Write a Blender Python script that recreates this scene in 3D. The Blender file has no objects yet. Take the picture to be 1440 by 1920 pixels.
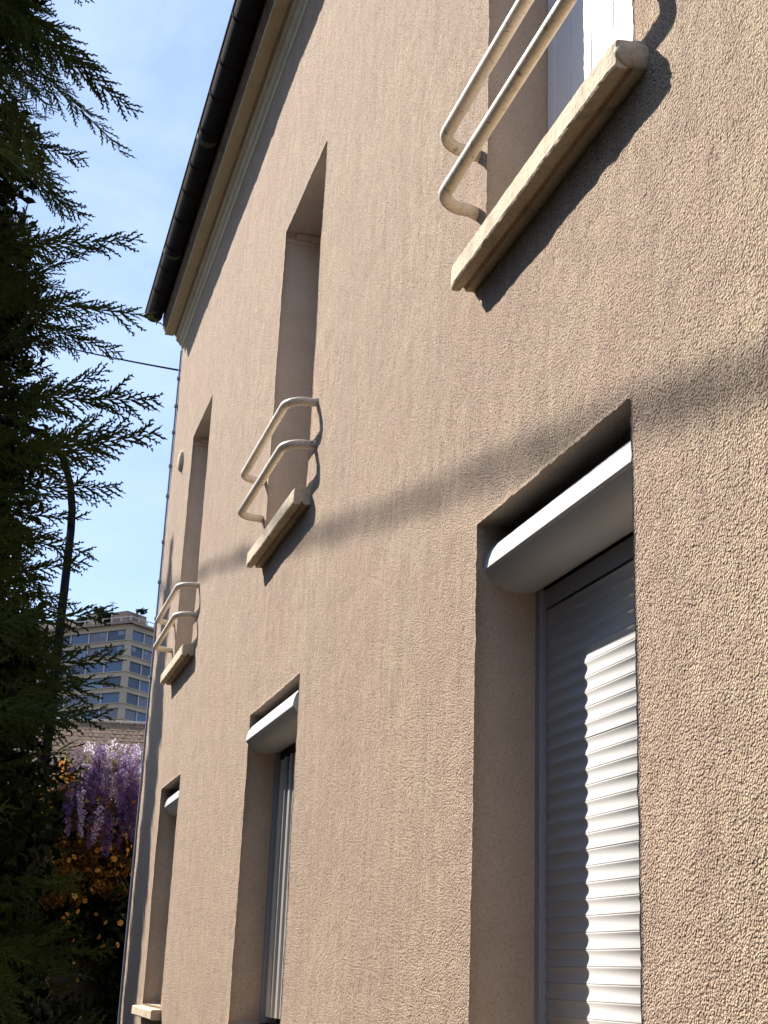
import bpy, math, random
import numpy as np
from mathutils import Vector, Matrix, noise as mnoise

random.seed(7)
rng = np.random.default_rng(7)
R = math.radians
scene = bpy.context.scene
COL = scene.collection

# ------------------------------------------------------------------ camera
cam_d = bpy.data.cameras.new('camera')
cam = bpy.data.objects.new('camera', cam_d)
COL.objects.link(cam)
scene.camera = cam
cam_d.sensor_fit = 'HORIZONTAL'
cam_d.sensor_width = 36.0
cam_d.lens = 2590.0 / 1440.0 * 36.0
cam_d.clip_start = 0.05
cam_d.clip_end = 6000.0
_y, _p, _r = R(15.62), R(18.57), R(2.31)
fw = Vector((math.sin(_y) * math.cos(_p), math.cos(_y) * math.cos(_p), math.sin(_p)))
rt = Vector((math.cos(_y), -math.sin(_y), 0))
up = rt.cross(fw)
rt, up = rt * math.cos(_r) + up * math.sin(_r), -rt * math.sin(_r) + up * math.cos(_r)
m = Matrix((rt, up, -fw)).transposed().to_4x4()
m.translation = Vector((-1.26, 0.0, 1.6))
cam.matrix_world = m

# ------------------------------------------------------------------ sun, sky, exposure
SUN_DIR = Vector((1.0, -1.5, -1.6)).normalized()      # direction the light travels
sun_el = math.asin(-SUN_DIR.z)
sun_az = math.atan2(-SUN_DIR.x, -SUN_DIR.y)           # from +Y towards +X
sun_d = bpy.data.lights.new('sun', 'SUN')
sun_d.energy = 5.0
sun_d.angle = R(0.53)
sun_d.color = (1.0, 0.93, 0.83)
sun = bpy.data.objects.new('sun', sun_d)
COL.objects.link(sun)
sun.rotation_euler = SUN_DIR.to_track_quat('-Z', 'Y').to_euler()
sun.location = (-6, 9, 12)

world = bpy.data.worlds.new('World')
scene.world = world
world.use_nodes = True
wn, wl = world.node_tree.nodes, world.node_tree.links
wn.clear()
w_out = wn.new('ShaderNodeOutputWorld')
w_bg = wn.new('ShaderNodeBackground')
w_sky = wn.new('ShaderNodeTexSky')
w_sky.sky_type = 'NISHITA'
w_sky.sun_disc = False
w_sky.sun_elevation = sun_el
w_sky.sun_rotation = sun_az
w_sky.altitude = 60
w_sky.air_density = 1.0
w_sky.dust_density = 0.15
w_sky.ozone_density = 2.0
w_bg.inputs['Strength'].default_value = 0.085
w_tc = wn.new('ShaderNodeTexCoord')
w_map = wn.new('ShaderNodeMapping')
w_map.inputs['Scale'].default_value = (1.0, 1.0, 2.6)
w_n = wn.new('ShaderNodeTexNoise')
w_n.inputs['Scale'].default_value = 3.2
w_n.inputs['Detail'].default_value = 7
w_n.inputs['Roughness'].default_value = 0.58
w_n.inputs['Distortion'].default_value = 0.5
w_cr = wn.new('ShaderNodeMapRange')
w_cr.inputs['From Min'].default_value = 0.42
w_cr.inputs['From Max'].default_value = 0.80
w_cr.inputs['To Min'].default_value = 0.42
w_cr.inputs['To Max'].default_value = 1.0
w_mix = wn.new('ShaderNodeMix')
w_mix.data_type = 'RGBA'
w_mix.inputs[7].default_value = (4.6, 5.9, 8.9, 1)
wl.new(w_tc.outputs['Generated'], w_map.inputs[0])
wl.new(w_map.outputs[0], w_n.inputs['Vector'])
wl.new(w_n.outputs['Fac'], w_cr.inputs['Value'])
wl.new(w_cr.outputs[0], w_mix.inputs[0])
wl.new(w_sky.outputs[0], w_mix.inputs[6])
wl.new(w_mix.outputs[2], w_bg.inputs['Color'])
wl.new(w_bg.outputs[0], w_out.inputs['Surface'])

scene.render.engine = 'CYCLES'
scene.view_settings.view_transform = 'Standard'
scene.view_settings.look = 'None'
scene.view_settings.gamma = 1.0
scene.view_settings.use_curve_mapping = False
scene.view_settings.exposure = 1.0
scene.cycles.max_bounces = 8
scene.cycles.transparent_max_bounces = 16


# ------------------------------------------------------------------ material helpers
def mat(name, base, rough=0.7, metal=0.0, spec=0.5, trans=None):
    mt = bpy.data.materials.new(name)
    mt.use_nodes = True
    b = mt.node_tree.nodes['Principled BSDF']
    b.inputs['Base Color'].default_value = (*base, 1)
    b.inputs['Roughness'].default_value = rough
    b.inputs['Metallic'].default_value = metal
    b.inputs['Specular IOR Level'].default_value = spec
    return mt


def nd(mt, kind, **kw):
    n = mt.node_tree.nodes.new(kind)
    for k, v in kw.items():
        if k in n.inputs.keys():
            n.inputs[k].default_value = v
        else:
            setattr(n, k, v)
    return n


def ln(mt, a, b):
    mt.node_tree.links.new(a, b)


def coords(mt, scale=(1, 1, 1)):
    tc = nd(mt, 'ShaderNodeTexCoord')
    mp = nd(mt, 'ShaderNodeMapping')
    mp.inputs['Scale'].default_value = scale
    ln(mt, tc.outputs['Object'], mp.inputs[0])
    return mp.outputs[0]


def noise_n(mt, vec, scale, detail=3, rough=0.5, dist=0.0):
    n = nd(mt, 'ShaderNodeTexNoise')
    n.inputs['Scale'].default_value = scale
    n.inputs['Detail'].default_value = detail
    n.inputs['Roughness'].default_value = rough
    n.inputs['Distortion'].default_value = dist
    ln(mt, vec, n.inputs['Vector'])
    return n.outputs['Fac']


def rng_n(mt, val, a, b, c=0.0, d=1.0):
    n = nd(mt, 'ShaderNodeMapRange')
    for k, v in zip(('From Min', 'From Max', 'To Min', 'To Max'), (a, b, c, d)):
        n.inputs[k].default_value = v
    ln(mt, val, n.inputs['Value'])
    return n.outputs[0]


def mix_n(mt, fac, a, b, blend='MIX'):
    n = nd(mt, 'ShaderNodeMix', data_type='RGBA', blend_type=blend)
    if isinstance(fac, (int, float)):
        n.inputs[0].default_value = fac
    else:
        ln(mt, fac, n.inputs[0])
    for i, v in ((6, a), (7, b)):
        if isinstance(v, tuple):
            n.inputs[i].default_value = (*v, 1)
        else:
            ln(mt, v, n.inputs[i])
    return n.outputs[2]


def math_n(mt, op, a, b):
    n = nd(mt, 'ShaderNodeMath', operation=op)
    for i, v in ((0, a), (1, b)):
        if isinstance(v, (int, float)):
            n.inputs[i].default_value = v
        else:
            ln(mt, v, n.inputs[i])
    return n.outputs[0]


def bump_n(mt, h, dist, strength=1.0, prev=None):
    n = nd(mt, 'ShaderNodeBump')
    n.inputs['Strength'].default_value = strength
    n.inputs['Distance'].default_value = dist
    ln(mt, h, n.inputs['Height'])
    if prev is not None:
        ln(mt, prev, n.inputs['Normal'])
    return n.outputs[0]


def set_base(mt, sock):
    ln(mt, sock, mt.node_tree.nodes['Principled BSDF'].inputs['Base Color'])


def set_norm(mt, sock):
    ln(mt, sock, mt.node_tree.nodes['Principled BSDF'].inputs['Normal'])


def make_stucco():
    mt = mat('beige_roughcast', (0.4, 0.3, 0.23), 0.92, spec=0.25)
    v = coords(mt)
    vs = coords(mt, (1, 1, 0.16))
    vr = coords(mt, (1, 1, 0.045))
    big = noise_n(mt, v, 1.3, 4, 0.6)
    mid = noise_n(mt, v, 10.0, 4, 0.62, 0.4)
    streak = noise_n(mt, vs, 34.0, 4, 0.65)
    runs = noise_n(mt, vr, 9.0, 4, 0.6)
    clump = noise_n(mt, v, 70.0, 3, 0.6, 0.2)
    grain = noise_n(mt, v, 230.0, 3, 0.7, 0.0)
    wv_ = nd(mt, 'ShaderNodeVectorMath', operation='ADD')
    nz_ = nd(mt, 'ShaderNodeTexNoise')
    nz_.inputs['Scale'].default_value = 90.0
    ln(mt, v, nz_.inputs['Vector'])
    sc_ = nd(mt, 'ShaderNodeVectorMath', operation='SCALE')
    sc_.inputs['Scale'].default_value = 0.008
    ln(mt, nz_.outputs['Color'], sc_.inputs[0])
    ln(mt, v, wv_.inputs[0])
    ln(mt, sc_.outputs[0], wv_.inputs[1])
    vo = nd(mt, 'ShaderNodeTexVoronoi', feature='F1')
    vo.inputs['Scale'].default_value = 175.0
    ln(mt, wv_.outputs[0], vo.inputs['Vector'])
    c = mix_n(mt, rng_n(mt, big, 0.38, 0.60), (0.660, 0.512, 0.362), (0.600, 0.440, 0.342))
    c = mix_n(mt, rng_n(mt, mid, 0.42, 0.66, 0, 0.9), c, (0.50, 0.370, 0.278))
    c = mix_n(mt, rng_n(mt, streak, 0.47, 0.66, 0, 0.6), c, (0.50, 0.365, 0.275))
    streak2 = noise_n(mt, coords(mt, (1, 1, 0.13)), 15.0, 4, 0.7)
    c = mix_n(mt, rng_n(mt, streak2, 0.50, 0.64, 0, 0.55), c, (0.44, 0.325, 0.25))
    c = mix_n(mt, rng_n(mt, streak2, 0.45, 0.32, 0, 0.4), c, (0.70, 0.555, 0.42))
    c = mix_n(mt, rng_n(mt, streak, 0.44, 0.30, 0, 0.45), c, (0.72, 0.575, 0.43))
    c = mix_n(mt, rng_n(mt, runs, 0.52, 0.72, 0, 0.45), c, (0.46, 0.36, 0.285))
    c = mix_n(mt, rng_n(mt, clump, 0.50, 0.34, 0, 0.5), c, (0.42, 0.30, 0.22))
    c = mix_n(mt, rng_n(mt, vo.outputs['Distance'], 0.46, 0.80, 0.0, 0.8), c, (0.26, 0.17, 0.12))
    c = mix_n(mt, rng_n(mt, grain, 0.55, 0.72, 0.0, 0.6), c, (0.80, 0.66, 0.47))
    set_base(mt, c)
    h = math_n(mt, 'ADD', math_n(mt, 'MULTIPLY', grain, 0.55), math_n(mt, 'MULTIPLY', vo.outputs['Distance'], -0.85))
    h = math_n(mt, 'ADD', h, math_n(mt, 'MULTIPLY', clump, 0.9))
    n = bump_n(mt, mid, 0.012, 0.5)
    n = bump_n(mt, h, 0.0095, 1.0, n)
    set_norm(mt, n)
    return mt


def make_weathered(name, base, dark, sc=9.0, lo=0.45, hi=0.62, rough=0.85, bump=0.004, amount=0.8, fine=90.0):
    mt = mat(name, base, rough, spec=0.3)
    v = coords(mt)
    a = noise_n(mt, v, sc, 6, 0.7, 0.6)
    b = noise_n(mt, v, fine, 3, 0.6)
    c = mix_n(mt, rng_n(mt, a, lo, hi, 0, amount), base, dark)
    c = mix_n(mt, rng_n(mt, b, 0.35, 0.5, 0.4, 0.0), c, tuple(x * 0.55 for x in base))
    set_base(mt, c)
    set_norm(mt, bump_n(mt, b, bump, 0.6))
    return mt


M = {}
M['stucco'] = make_stucco()
M['sill'] = make_weathered('cream_concrete', (0.68, 0.56, 0.40), (0.25, 0.21, 0.15), 7.0, 0.50, 0.72, amount=0.8, bump=0.005)
M['cornice'] = make_weathered('painted_cornice', (0.62, 0.53, 0.37), (0.40, 0.33, 0.23), 4.0, 0.5, 0.75, amount=0.6)
M['moulding'] = make_weathered('brown_moulding', (0.20, 0.15, 0.11), (0.11, 0.085, 0.065), 6.0)
M['zinc'] = make_weathered('old_zinc', (0.014, 0.014, 0.018), (0.022, 0.016, 0.013), 11.0, 0.4, 0.7, rough=0.45, bump=0.002)
M['zinc'].node_tree.nodes['Principled BSDF'].inputs['Specular IOR Level'].default_value = 0.05
M['zinc'].node_tree.nodes['Principled BSDF'].inputs['Roughness'].default_value = 1.0
M['rail'] = make_weathered('cream_rail_paint', (0.72, 0.62, 0.49), (0.22, 0.14, 0.06), 38.0, 0.56, 0.66, rough=0.5, bump=0.002, amount=0.85, fine=160)
M['white_alu'] = mat('white_lacquered_aluminium', (0.7, 0.7, 0.7), 0.45, spec=0.3)
M['white_pvc'] = mat('white_pvc', (0.80, 0.80, 0.84), 0.35)
M['grey_alu'] = mat('grey_aluminium', (0.27, 0.29, 0.35), 0.45)
M['dark_gap'] = mat('gap_shade_black', (0.015, 0.013, 0.012), 0.9)  # near-black stands in for unlit gaps and rooms; also colours pins and head rail
M['curtain'] = mat('beige_curtain', (0.42, 0.38, 0.31), 0.85)
M['glass'] = mat('window_glass', (0.05, 0.06, 0.07), 0.06, spec=0.8)
M['cable'] = mat('black_cable', (0.012, 0.012, 0.016), 1.0, spec=0.0)
M['render_plain'] = make_weathered('plain_render', (0.40, 0.33, 0.26), (0.3, 0.25, 0.2), 3.0)
M['roof_slate'] = make_weathered('slate', (0.09, 0.09, 0.10), (0.05, 0.05, 0.05), 5.0)

mt = M['white_alu']
v = coords(mt)
set_base(mt, mix_n(mt, rng_n(mt, noise_n(mt, v, 14, 5, 0.7), 0.5, 0.8, 0, 0.22), (0.54, 0.54, 0.55), (0.42, 0.40, 0.37)))


def leaf_mat(name, c1, c2, sc=20.0, tl=0.35, rough=0.55):
    mt = bpy.data.materials.new(name)
    mt.use_nodes = True
    nt = mt.node_tree
    b = nt.nodes['Principled BSDF']
    b.inputs['Roughness'].default_value = rough
    b.inputs['Specular IOR Level'].default_value = 0.08
    geo = nd(mt, 'ShaderNodeNewGeometry')
    a = noise_n(mt, coords(mt), sc, 3, 0.6)
    f = math_n(mt, 'ADD', rng_n(mt, a, 0.3, 0.7, 0, 0.6), math_n(mt, 'MULTIPLY', geo.outputs['Random Per Island'], 0.4))
    c = mix_n(mt, f, c1, c2)
    set_base(mt, c)
    tr = nd(mt, 'ShaderNodeBsdfTranslucent')
    ln(mt, c, tr.inputs['Color'])
    mx = nd(mt, 'ShaderNodeMixShader')
    mx.inputs[0].default_value = tl
    ln(mt, b.outputs[0], mx.inputs[1])
    ln(mt, tr.outputs[0], mx.inputs[2])
    ln(mt, mx.outputs[0], nt.nodes['Material Output'].inputs['Surface'])
    return mt


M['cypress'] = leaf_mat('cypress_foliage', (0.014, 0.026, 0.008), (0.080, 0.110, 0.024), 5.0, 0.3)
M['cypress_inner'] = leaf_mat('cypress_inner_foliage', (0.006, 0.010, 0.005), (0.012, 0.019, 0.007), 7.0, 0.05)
M['bark'] = make_weathered('brown_bark', (0.10, 0.07, 0.045), (0.05, 0.035, 0.025), 20.0)
M['ivy'] = leaf_mat('dark_climber_leaf', (0.008, 0.013, 0.006), (0.026, 0.036, 0.011), 6.0, 0.2)
M['rust_leaf'] = leaf_mat('rusty_leaf', (0.10, 0.045, 0.012), (0.26, 0.13, 0.03), 9.0, 0.3)
M['orange'] = leaf_mat('orange_petal', (0.40, 0.15, 0.025), (0.80, 0.42, 0.10), 30.0, 0.35)
M['lilac'] = leaf_mat('lilac_petal', (0.31, 0.21, 0.38), (0.70, 0.58, 0.70), 40.0, 0.4)
M['violet'] = leaf_mat('violet_petal', (0.11, 0.055, 0.17), (0.28, 0.17, 0.36), 40.0, 0.4)
M['sunlit_petal'] = leaf_mat('sunlit_petal', (0.62, 0.52, 0.66), (0.92, 0.86, 0.86), 40.0, 0.5)  # whitish petals for the wisteria top: sunlight put into the colour
M['young_leaf'] = leaf_mat('young_leaf', (0.12, 0.13, 0.035), (0.36, 0.30, 0.11), 30.0, 0.4)
M['lamp_post'] = mat('dark_lamp_post', (0.012, 0.012, 0.018), 1.0, spec=0.0)


# ------------------------------------------------------------------ object helpers
def tag(o, label=None, cat=None, group=None, kind=None):
    if label: o['label'] = label
    if cat: o['category'] = cat
    if group: o['group'] = group
    if kind: o['kind'] = kind
    return o


def empty(name, loc=(0, 0, 0)):
    o = bpy.data.objects.new(name, None)
    o.empty_display_size = 0.2
    COL.objects.link(o)
    o.location = loc
    return o


def link(name, me, parent=None):
    o = bpy.data.objects.new(name, me)
    COL.objects.link(o)
    if parent is not None:
        o.parent = parent
    return o


def shift(o, base):
    """coordinates were written in world space: keep them there under a thing whose empty stands elsewhere"""
    o.matrix_parent_inverse = Matrix.Translation(-Vector(base))
    return o


class MB:
    def __init__(self):
        self.v, self.f = [], []

    def add(self, vs, fs):
        n = len(self.v)
        self.v += [tuple(p) for p in vs]
        self.f += [tuple(i + n for i in q) for q in fs]
        return self

    def box(self, a, b, rot=None, piv=None):
        (x0, y0, z0), (x1, y1, z1) = a, b
        vs = [(x0, y0, z0), (x1, y0, z0), (x1, y1, z0), (x0, y1, z0), (x0, y0, z1), (x1, y0, z1), (x1, y1, z1), (x0, y1, z1)]
        if rot is not None:
            vs = [tuple(rot @ (Vector(p) - Vector(piv)) + Vector(piv)) for p in vs]
        return self.add(vs, [(0, 3, 2, 1), (4, 5, 6, 7), (0, 1, 5, 4), (1, 2, 6, 5), (2, 3, 7, 6), (3, 0, 4, 7)])

    def prism_y(self, prof, y0, y1, caps=True):
        """closed profile of (x, z) points swept along y"""
        n = len(prof)
        vs = [(x, y0, z) for x, z in prof] + [(x, y1, z) for x, z in prof]
        fs = [(i, (i + 1) % n, n + (i + 1) % n, n + i) for i in range(n)]
        if caps:
            fs += [tuple(range(n))[::-1], tuple(range(n, 2 * n))]
        return self.add(vs, fs)

    def tube(self, pts, rad, seg=10, caps=True):
        pts = [Vector(p) for p in pts]
        rads = rad if isinstance(rad, (list, tuple)) else [rad] * len(pts)
        rings, u = [], None
        for i, p in enumerate(pts):
            t = (pts[min(i + 1, len(pts) - 1)] - pts[max(i - 1, 0)]).normalized()
            if u is None:
                u = t.orthogonal().normalized()
            u = (u - t * u.dot(t)).normalized()
            w = t.cross(u)
            rings.append([p + (u * math.cos(2 * math.pi * k / seg) + w * math.sin(2 * math.pi * k / seg)) * rads[i] for k in range(seg)])
        vs = [q for r_ in rings for q in r_]
        fs = []
        for i in range(len(rings) - 1):
            for k in range(seg):
                a, b = i * seg + k, i * seg + (k + 1) % seg
                fs.append((a, b, b + seg, a + seg))
        if caps:
            fs += [tuple(range(seg))[::-1], tuple(range((len(rings) - 1) * seg, len(rings) * seg))]
        return self.add(vs, fs)

    def mesh(self, name, m_, smooth=False):
        me = bpy.data.meshes.new(name)
        me.from_pydata(self.v, [], self.f)
        me.materials.append(m_)
        if smooth:
            me.polygons.foreach_set('use_smooth', [True] * len(me.polygons))
        me.update()
        return me

    def build(self, name, m_, parent=None, smooth=False, bevel=0.0):
        o = link(name, self.mesh(name, m_, smooth), parent)
        if bevel:
            bv = o.modifiers.new('bevel', 'BEVEL')
            bv.width = bevel
            bv.segments = 2
            bv.limit_method = 'ANGLE'
            bv.angle_limit = R(40)
        return o


def np_mesh(name, verts, quads, m_, smooth=False):
    """fast mesh from numpy verts (n,3) and quads (m,4)"""
    me = bpy.data.meshes.new(name)
    me.vertices.add(len(verts))
    me.vertices.foreach_set('co', np.ascontiguousarray(verts, dtype=np.float32).ravel())
    me.loops.add(quads.size)
    me.loops.foreach_set('vertex_index', np.ascontiguousarray(quads, dtype=np.int32).ravel())
    me.polygons.add(len(quads))
    me.polygons.foreach_set('loop_start', np.arange(0, quads.size, quads.shape[1], dtype=np.int32))
    me.materials.append(m_)
    if smooth:
        me.polygons.foreach_set('use_smooth', np.ones(len(quads), dtype=bool))
    me.update(calc_edges=True)
    return me


def arc(c, r_, a0, a1, n):
    return [(c[0] + r_ * math.cos(R(a0 + (a1 - a0) * i / n)), c[1] + r_ * math.sin(R(a0 + (a1 - a0) * i / n))) for i in range(n + 1)]


# ================================================================== SETTING: ground
g = MB().add([(-1500, -1500, 0), (1500, -1500, 0), (1500, 1500, 0), (-1500, 1500, 0)], [(0, 1, 2, 3)])
M['ground'] = make_weathered('gravel_ground', (0.04, 0.036, 0.028), (0.025, 0.03, 0.018), 2.0)
tag(g.build('ground', M['ground']), kind='structure')

# ================================================================== THE HOUSE
house = empty('house', (4.0, 3.0, 0))
HB = (4.0, 3.0, 0)
tag(house, 'long beige roughcast house with cream sills, railings and white roller shutters', 'house')


def hpart(o):
    return shift(o, HB)


YN, YF, ZT = -5.0, 11.5, 7.02
LOWER = [(2.542, 3.517), (5.745, 6.870), (9.265, 10.195)]
UPPER = [(2.490, 3.492), (5.845, 6.800), (9.250, 10.150)]
OPEN = [(a, b, 1.36, 2.825) for a, b in LOWER] + [(a, b, 3.66, 5.555) for a, b in UPPER]

ys = sorted(set([round(x, 4) for x in list(np.arange(YN, 1.6, 0.4)) + list(np.arange(1.6, 4.2, 0.0125)) + list(np.arange(4.2, 7.4, 0.02)) + list(np.arange(7.4, YF, 0.04)) + [YF]]))
zs = sorted(set([round(x, 4) for x in list(np.arange(0, 1.2, 0.2)) + list(np.arange(1.2, ZT, 0.0125)) + [ZT]]))


def snap(arr, vals):
    arr = [a for a in arr if all(abs(a - b) > 0.006 for b in vals)]
    return np.array(sorted(arr + list(vals)))


ys = snap(ys, {o_[0] for o_ in OPEN} | {o_[1] for o_ in OPEN} | {YN, YF})
zs = snap(zs, {o_[2] for o_ in OPEN} | {o_[3] for o_ in OPEN} | {0.0, ZT})
NY, NZ = len(ys), len(zs)
YY, ZZ = np.meshgrid(ys, zs, indexing='ij')


def smooth_noise(shape_y, shape_z, cell, seed):
    """bilinear value noise over the facade plane, cell in metres"""
    r_ = np.random.default_rng(seed)
    ny, nz = int((YF - YN) / cell) + 3, int(ZT / cell) + 3
    gsd = r_.random((ny, nz))
    fy, fz = (shape_y - YN) / cell, shape_z / cell
    iy, iz = fy.astype(int), fz.astype(int)
    ty, tz = fy - iy, fz - iz
    ty, tz = ty * ty * (3 - 2 * ty), tz * tz * (3 - 2 * tz)
    return (gsd[iy, iz] * (1 - ty) * (1 - tz) + gsd[iy + 1, iz] * ty * (1 - tz) + gsd[iy, iz + 1] * (1 - ty) * tz + gsd[iy + 1, iz + 1] * ty * tz) - 0.5


XX = smooth_noise(YY, ZZ, 0.45, 1) * 0.006 + smooth_noise(YY, ZZ, 0.11, 2) * 0.0030 + smooth_noise(YY, ZZ, 0.035, 3) * 0.0024
XX += (rng.random(YY.shape) - 0.5) * 0.0012
jy = (rng.random(YY.shape) - 0.5) * 0.0045
jz = (rng.random(YY.shape) - 0.5) * 0.0045
VY, VZ = YY.copy(), ZZ.copy()
hole = np.zeros((NY - 1, NZ - 1), bool)
idx = lambda i, j: i * NZ + j
extra_v, extra_f, base_n = [], [], NY * NZ
for (a, b, z0, z1) in OPEN:
    i0, i1 = int(np.argmin(abs(ys - a))), int(np.argmin(abs(ys - b)))
    j0, j1 = int(np.argmin(abs(zs - z0))), int(np.argmin(abs(zs - z1)))
    hole[i0:i1, j0:j1] = True
    loop = [(i, j0) for i in range(i0, i1)] + [(i1, j) for j in range(j0, j1)] + [(i, j1) for i in range(i1, i0, -1)] + [(i0, j) for j in range(j1, j0, -1)]
    for (i, j) in loop:
        VY[i, j] = YY[i, j] + jy[i, j]
        VZ[i, j] = ZZ[i, j] + jz[i, j]
    n0 = base_n + len(extra_v)
    L = len(loop)
    for dpt in (0.05, 0.26):
        for (i, j) in loop:
            extra_v.append((dpt, YY[i, j], ZZ[i, j]))
    for k in range(L):
        k2 = (k + 1) % L
        a_, b_ = idx(*loop[k]), idx(*loop[k2])
        extra_f.append((a_, b_, n0 + k2, n0 + k))
        extra_f.append((n0 + k, n0 + k2, n0 + L + k2, n0 + L + k))
ii, jj = np.nonzero(~hole)
q = np.stack([ii * NZ + jj, (ii + 1) * NZ + jj, (ii + 1) * NZ + jj + 1, ii * NZ + jj + 1], 1)[:, ::-1]
V = np.concatenate([np.stack([XX, VY, VZ], -1).reshape(-1, 3), np.array(extra_v)])
Q = np.concatenate([q, np.array(extra_f)])
me = np_mesh('facade_wall', V, Q, M['stucco'], False)
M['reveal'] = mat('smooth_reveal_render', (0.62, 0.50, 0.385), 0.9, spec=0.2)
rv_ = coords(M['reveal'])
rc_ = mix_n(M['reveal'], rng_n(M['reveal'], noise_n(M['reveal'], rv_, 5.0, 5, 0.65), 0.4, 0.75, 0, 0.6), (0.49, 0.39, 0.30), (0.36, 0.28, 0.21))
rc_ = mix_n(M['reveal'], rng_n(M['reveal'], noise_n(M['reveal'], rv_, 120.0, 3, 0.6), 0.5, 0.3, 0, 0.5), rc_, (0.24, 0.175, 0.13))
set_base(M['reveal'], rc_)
set_norm(M['reveal'], bump_n(M['reveal'], noise_n(M['reveal'], rv_, 140.0, 3, 0.6), 0.005, 0.7))
me.materials.append(M['reveal'])
mi_ = np.zeros(len(Q), dtype=np.int32)
mi_[len(q):] = 1
me.polygons.foreach_set('material_index', mi_)
facade = hpart(link('facade_wall', me, house))

b = MB()
b.add([(0, YF, 0), (0, YF, ZT), (9, YF, ZT), (9, YF, 0)], [(0, 1, 2, 3)])
b.add([(0, YN, 0), (0, YN, ZT), (9, YN, ZT), (9, YN, 0)], [(3, 2, 1, 0)])
b.add([(9, YN, 0), (9, YN, ZT), (9, YF, ZT), (9, YF, 0)], [(3, 2, 1, 0)])
b.add([(0, YF, ZT), (4.5, YF, ZT + 3.6), (9, YF, ZT)], [(0, 1, 2)])
b.add([(0, YN, ZT), (4.5, YN, ZT + 3.6), (9, YN, ZT)], [(2, 1, 0)])
hpart(b.build('end_wall', M['render_plain'], house))

# roof slopes
b = MB()
for sx in (0, 1):
    x_e, x_r = (-0.265, 4.5) if sx == 0 else (9.3, 4.5)
    ze, zr = 7.30, 11.05
    vs = [(x_e, YN - 0.05, ze), (x_e, YF - 0.02, ze), (x_r, YF - 0.02, zr), (x_r, YN - 0.05, zr)]
    vs += [(x_, y_, z_ - 0.12) for x_, y_, z_ in vs]
    b.add(vs, [(0, 1, 2, 3), (7, 6, 5, 4), (0, 4, 5, 1), (1, 5, 6, 2), (3, 7, 4, 0)])
hpart(b.build('roof', M['roof_slate'], house))

# cornice: wall moulding, soffit board, fascia mouldings
ce = YF + 0.005
prof = [(0.03, 6.905), (0.004, 6.905), (-0.012, 6.918), (-0.018, 6.94), (-0.034, 6.955), (-0.046, 6.975), (-0.066, 6.985), (-0.070, 7.03), (0.03, 7.03)]
hpart(MB().prism_y(prof, YN, ce - 0.0).build('wall_moulding', M['cornice'], house))
prof = [(0.03, 7.034), (-0.078, 7.034), (-0.082, 7.048), (-0.086, 7.048), (-0.090, 7.034), (-0.168, 7.034), (-0.172, 7.040), (-0.172, 7.10), (0.03, 7.10)]
hpart(MB().prism_y(prof, YN, ce + 0.012).build('soffit_board', M['cornice'], house))
prof = [(-0.174, 7.052), (-0.180, 7.052), (-0.183, 7.075), (-0.190, 7.078), (-0.193, 7.10), (-0.200, 7.104), (-0.203, 7.26), (-0.174, 7.26)]
hpart(MB().prism_y(prof, YN, ce - 0.01).build('fascia_board', M['moulding'], house))

# gutter: half round, with front bead, end cap, straps and joints as sub-parts
gc, gz, gr = -0.285, 7.211, 0.077
outer = arc((gc, gz), gr, 180, 360, 16)
inner = arc((gc, gz), gr - 0.004, 360, 180, 16)
gm = MB().prism_y(outer + inner, YN, YF, caps=True)
gm.tube([(gc - gr, YN, gz + 0.003), (gc - gr, YF, gz + 0.003)], 0.009, 8)
gutter = hpart(gm.build('gutter', M['zinc'], house, smooth=False))
for p_ in gutter.data.polygons: p_.use_smooth = len(p_.vertices) == 4
cap = MB().prism_y(arc((gc, gz), gr + 0.002, 180, 360, 16), YF - 0.004, YF + 0.004)
cap.build('end_cap', M['zinc'], gutter)
strap_me = MB().prism_y(arc((gc, gz), gr + 0.004, 178, 362, 16) + arc((gc, gz), gr + 0.001, 362, 178, 16), -0.014, 0.014).mesh('gutter_strap', M['zinc'])
seam_me = MB().prism_y(arc((gc, gz), gr + 0.0025, 182, 358, 16) + arc((gc, gz), gr + 0.0005, 358, 182, 16), -0.03, 0.03).mesh('gutter_seam', mat('bright_zinc', (0.035, 0.034, 0.036), 0.7, metal=0.0))
yy = 4.2
k = 0
while yy < YF - 0.2:
    o = link('gutter_strap', strap_me, gutter)
    o.location.y = yy
    if k % 4 == 2:
        o = link('gutter_seam', seam_me, gutter)
        o.location.y = yy + 0.12
    yy += 0.42 + 0.06 * math.sin(k * 2.1)
    k += 1

# thin cable clipped down the far corner
cb = MB()
cb.tube([(-0.010, YF + 0.004, 6.9), (-0.011, YF + 0.003, 5.5), (-0.009, YF + 0.004, 4.0), (-0.011, YF + 0.003, 2.0), (-0.01, YF + 0.004, 0.3)], 0.008, 6)
cc = hpart(cb.build('corner_cable', M['grey_alu'], house))
clip = MB().box((-0.026, YF - 0.012, -0.012), (0.0, YF + 0.016, 0.012)).mesh('cable_clip', M['grey_alu'])
for z_ in (6.62, 6.35, 6.1, 5.78, 5.5, 5.08, 4.72, 4.4, 3.9):
    o = link('cable_clip', clip, cc)
    o.location.z = z_

# small plaster ledge where each upper reveal meets its head
for (a_, b_) in UPPER:
    hpart(MB().box((0.012, b_ - 0.012, 5.488), (0.19, b_ + 0.002, 5.512)).box((0.06, b_ - 0.022, 5.512), (0.19, b_ + 0.002, 5.55)).build('reveal_ledge', M['reveal'], house, bevel=0.003))

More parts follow.
